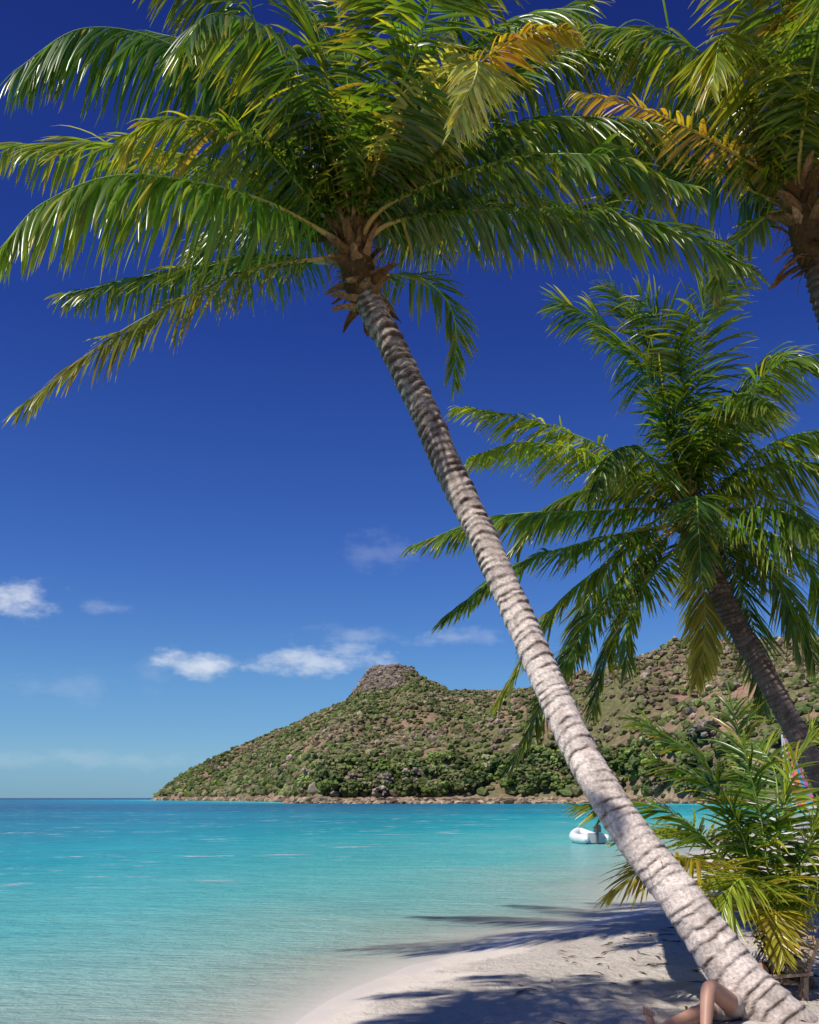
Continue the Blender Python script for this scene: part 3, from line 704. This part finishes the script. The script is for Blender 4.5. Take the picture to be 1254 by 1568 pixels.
# ------------------------------------------------------------------ beached catamaran with striped sail
ct = empty('catamaran_sailboat')
B = Buf()
for sx in (-1.1, 1.1):
    C, _ = catmull([(sx,-2.4,.42),(sx,-1.2,.34),(sx,.4,.32),(sx,1.7,.42),(sx,2.5,.62)], 26)
    tube(B, C, .05+.21*np.sin(np.linspace(.25, 2.95, 26))**.7, WH, 12, 1.25)
B.make('hulls', M_paint, ct, True)
B = Buf()
for yy in (-1.2, .9): tube(B, [(-1.15, yy, .66), (0, yy, .68), (1.15, yy, .66)], .05, (.5, .5, .52), 8)
box(B, (0, -.15, .68), (2.1, 2.0, .02), (.08, .12, .3))
tube(B, [(0, .9, .6), (-.05, .75, 3.0), (-.15, .55, 5.2)], .05, (.6, .6, .6), 8)
tube(B, [(0, .85, 1.3), (1.2, -.2, 1.25), (2.0, -.9, 1.3)], .03, (.6, .6, .6), 8)
tube(B, [(-.15, .55, 5.1), (0, 1.6, 2.6), (0, 2.4, .7)], .012, (.4, .4, .4), 5)
B.make('beams_mast_boom', M_paint, ct, True)
B = Buf(); SC = [(.05, .30, .65), (.70, .73, .75), (.65, .12, .20), (.75, .30, .06), (.05, .35, .65), (.65, .15, .38)]
npn = 12
for k in range(npn):
    a, b = k/npn, (k+1)/npn
    def sp(u, v):
        lo = np.array([.05+1.9*u, .82-1.7*u, 1.4]); hi = np.array([-.12+.25*u, .55-.2*u, 5.0])
        q = lo*(1-v)+hi*v; q[1] += .22*math.sin(u*3.1)*math.sin(v*3.1); return q
    V = []; F = []
    for r in range(9): V += [sp(a, r/8), sp(b, r/8)]
    F = [[2*r, 2*r+1, 2*r+3, 2*r+2] for r in range(8)]
    B.add(V, F, SC[(k//2) % 6])
B.make('striped_sail', M_cloth, ct, True)
ct.location = (19.7, 50.5, gz(19.7, 50.5)-.05); ct.rotation_euler = (0, 0, math.radians(-35))

kk_ = empty('beached_kayak'); B = Buf()
C, _ = catmull([(-1.9,0,.34),(-1,0,.2),(0,0,.16),(1,0,.2),(1.9,0,.34)], 26)
tube(B, C, .03+.27*np.sin(np.linspace(.05, 3.09, 26))**.8, (.78, .78, .76), 14, .6)
B.make('hull', M_paint, kk_, True); B = Buf()
C, _ = catmull([(-.45,0,.36),(-.3,.17,.37),(.2,.19,.37),(.5,0,.37),(.2,-.19,.37),(-.3,-.17,.37),(-.45,0,.36)], 24)
tube(B, C, .03, (.1, .1, .12), 8); B.make('cockpit_rim', M_paint, kk_, True)
kk_.location = (16.2, 40, gz(16.2, 40)-.02); kk_.rotation_euler = (0, 0, .2)

# ------------------------------------------------------------------ low wooden beach chair
ch = empty('wooden_beach_chair'); B = Buf(); WC = np.array([.30, .22, .15])
for sx in (-.27, .27):
    box(B, (sx, -.22, .14), (.05, .06, .28), WC); box(B, (sx, .2, .12), (.05, .06, .24), WC)
    box(B, (sx, 0, .27), (.07, .56, .03), WC*1.1); box(B, (sx*.92, .27, .33), (.045, .05, .62), WC, rx=-.38)
for k in range(5): box(B, (0, -.2+.1*k, .205-.012*k), (.48, .075, .02), WC*rng.uniform(.8, 1.2))
for k in range(6): box(B, (0, .21+.037*k, .27+.088*k), (.46, .018, .065), WC*rng.uniform(.8, 1.2), rx=-.38)
B.make('slats_and_frame', M_wood, ch)
ch.location = (2.98, 7.9, gz(3.0, 7.95)-.02); ch.rotation_euler = (0, 0, math.radians(-70)); ch.scale = (.8, .8, .8)

# ------------------------------------------------------------------ reclining sunbather behind the trunk
g0 = gz(2.4, 7.3)
def skinmesh(name, V, E, R, mat, col, parent, root=0, sub=2):
    me = bpy.data.meshes.new(name); me.from_pydata(V, E, []); o = link(bpy.data.objects.new(name, me), parent)
    md = o.modifiers.new('skin', 'SKIN'); md.use_smooth_shade = True
    for i, r in enumerate(R):
        q = r if isinstance(r, tuple) else (r, r)
        me.skin_vertices[0].data[i].radius = q
        me.skin_vertices[0].data[i].use_root = (i == root)
    s_ = o.modifiers.new('sub', 'SUBSURF'); s_.levels = sub; s_.render_levels = sub
    mm = mat.copy()
    for nd in mm.node_tree.nodes:
        if nd.type == 'ATTRIBUTE':
            for lk in list(nd.outputs['Color'].links):
                dst = lk.to_socket; mm.node_tree.links.remove(lk)
                rgb = mm.node_tree.nodes.new('ShaderNodeRGB'); rgb.outputs[0].default_value = (*col, 1); mm.node_tree.links.new(rgb.outputs[0], dst)
    me.materials.append(mm); return o
pr_ = empty('sunbather_person'); SK = (.42, .23, .16)
z = g0
V = [(2.42,7.52,z+.12),(2.52,7.66,z+.13),(2.64,7.83,z+.14),(2.73,7.95,z+.17),(2.79,8.03,z+.20),
     (2.34,7.57,z+.10),(2.03,7.24,z+.10),(1.73,6.96,z+.07),(1.69,6.91,z+.06),(1.66,6.88,z+.20),
     (2.47,7.44,z+.10),(2.14,7.13,z+.36),(2.06,6.93,z+.08),(1.98,6.84,z+.035),(1.91,6.76,z+.03),
     (2.60,7.94,z+.13),(2.42,7.86,z+.08),(2.26,7.70,z+.09),
     (2.80,7.82,z+.13),(2.86,7.62,z+.08),(2.72,7.46,z+.08)]
E = [(0,1),(1,2),(2,3),(3,4),(0,5),(5,6),(6,7),(7,8),(8,9),(0,10),(10,11),(11,12),(12,13),(13,14),(3,15),(15,16),(16,17),(3,18),(18,19),(19,20)]
R = [(.14,.10),(.125,.09),(.15,.10),(.11,.075),.052,.085,.058,.038,.042,.026,.088,.060,.040,.042,.028,.05,.038,.026,.05,.038,.026]
skinmesh('body', V, E, R, M_skin, SK, pr_)
for fx, fy, fz, ddx, ddy, ddz in [(1.66, 6.88, z+.21, -.006, -.006, .04), (1.90, 6.75, z+.03, -.03, -.035, .002)]:
    for k in range(5):
        off = (k-2)*.017; L_ = 1.2-.16*k
        skinmesh('toe_%d' % (k+1), [(fx+off*.75, fy-off*.75, fz-.015), (fx+off*.75+ddx*L_*.6, fy-off*.75+ddy*L_*.6, fz+ddz*L_*.6), (fx+off*.75+ddx*L_, fy-off*.75+ddy*L_, fz+ddz*L_)], [(0, 1), (1, 2)], [.011, .010, .007], M_skin, SK, pr_, 0, 1)
for hx, hy in [(2.26, 7.70), (2.72, 7.46)]:
    skinmesh('palm', [(hx, hy, z+.085), (hx-.05, hy-.045, z+.075)], [(0, 1)], [(.026, .014), (.036, .014)], M_skin, SK, pr_, 0, 1)
    for k in range(4):
        o_ = (k-1.5)*.02; l_ = [.85, 1, .95, .75][k]
        skinmesh('finger_%d' % (k+1), [(hx-.055+o_*.7, hy-.05-o_*.7, z+.078), (hx-.055-.03*l_+o_*.7, hy-.05-.03*l_-o_*.7, z+.075), (hx-.055-.05*l_+o_*.7, hy-.05-.05*l_-o_*.7, z+.06)], [(0, 1), (1, 2)], [.009, .008, .006], M_skin, SK, pr_, 0, 1)
    skinmesh('thumb', [(hx-.02, hy+.0, z+.08), (hx-.06, hy+.025, z+.07), (hx-.085, hy+.015, z+.06)], [(0, 1), (1, 2)], [.011, .009, .007], M_skin, SK, pr_, 0, 1)
B = Buf(); V0, F0 = ico(4); hc = np.array([2.86, 8.12, z+.235])
fdir = nrm(np.array([-.42, -.5, .75])); updir = nrm(np.array([.55, .68, .5])); updir = nrm(updir-fdir*(updir@fdir)); sdir = np.cross(updir, fdir)
q = V0.copy(); loc = q*np.array([.076, .095, .118])
nose = np.exp(-((q[:, 0]/.16)**2+((q[:, 2]+.12)/.2)**2))*(q[:, 1] > 0); loc[:, 1] += .024*nose
chin = np.exp(-((q[:, 0]/.35)**2+((q[:, 2]+.85)/.25)**2))*(q[:, 1] > 0); loc[:, 1] += .012*chin
eye = np.exp(-(((abs(q[:, 0])-.38)/.16)**2+((q[:, 2]-.05)/.13)**2))*(q[:, 1] > 0); loc[:, 1] -= .010*eye
mouth = np.exp(-((q[:, 0]/.28)**2+((q[:, 2]+.50)/.05)**2))*(q[:, 1] > 0)
c = np.tile(np.array(SK), (len(q), 1)); c = c*(1-.5*mouth[:, None])+np.array([.4, .1, .08])*.5*mouth[:, None]
B.add(hc+loc[:, :1]*sdir+loc[:, 1:2]*fdir+loc[:, 2:]*updir, F0, c)
for sg in (-1, 1):
    e = V0*np.array([.010, .016, .028]); B.add(hc+sdir*sg*.077+e[:, :1]*sdir+e[:, 1:2]*fdir+e[:, 2:]*updir, F0, np.array(SK)*.9)
    e = V0*.010; B.add(hc+sdir*sg*.030+fdir*.078+updir*.006+e[:, :1]*sdir+e[:, 1:2]*fdir+e[:, 2:]*updir, F0, (.05, .03, .02))
B.make('head', M_skin, pr_, True)
B = Buf(); hl = V0*np.array([.084, .102, .125])*(1+.05*rng.normal(0, 1, (len(V0), 1))*.5); hl[:, 1] -= .022; hl[:, 2] += .016
msk = (V0[:, 1] < .25) | (V0[:, 2] > .55)
Fh = [f for f in F0.tolist() if all(msk[i] for i in f)]
B.add(hc+hl[:, :1]*sdir+hl[:, 1:2]*fdir+hl[:, 2:]*updir, Fh, (.09, .05, .025)); B.make('hair', M_cloth, pr_, True)
skinmesh('swim_shorts', [(2.46,7.58,z+.125),(2.42,7.52,z+.12),(2.34,7.57,z+.105),(2.22,7.44,z+.10),(2.47,7.44,z+.11),(2.34,7.32,z+.22)], [(0,1),(1,2),(2,3),(1,4),(4,5)], [(.15,.105),(.155,.112),.10,.09,.10,.09], M_cloth, (.42,.36,.32), pr_, 1)
pr_.location = (-.03, -.38, -.025)

# ------------------------------------------------------------------ fallen leaves and twigs on the sand
B = Buf()
for _ in range(1500):
    xx = rng.uniform(.3, 9); yy = rng.uniform(5, 18)
    sd_ = float(sdist(np.array([xx]), np.array([yy]))[0])
    if sd_ < 1.6 or rng.uniform() > min(1, (xx-.3)/3.5): continue
    zz = gz(xx, yy)+.012; a = rng.uniform(0, 3.14); l = rng.uniform(.03, .13); w_ = rng.uniform(.006, .02)
    dx, dy = math.cos(a)*l, math.sin(a)*l; ex, ey = -math.sin(a)*w_, math.cos(a)*w_
    B.add([(xx-dx, yy-dy, zz-.004), (xx+ex, yy+ey, zz+.012), (xx+dx, yy+dy, zz), (xx-ex, yy-ey, zz+.004)], [[0, 1, 2, 3]], np.array([.14, .085, .045])*rng.uniform(.4, 1.6))
B.make('fallen_leaf_litter', M_husk)
print('done')
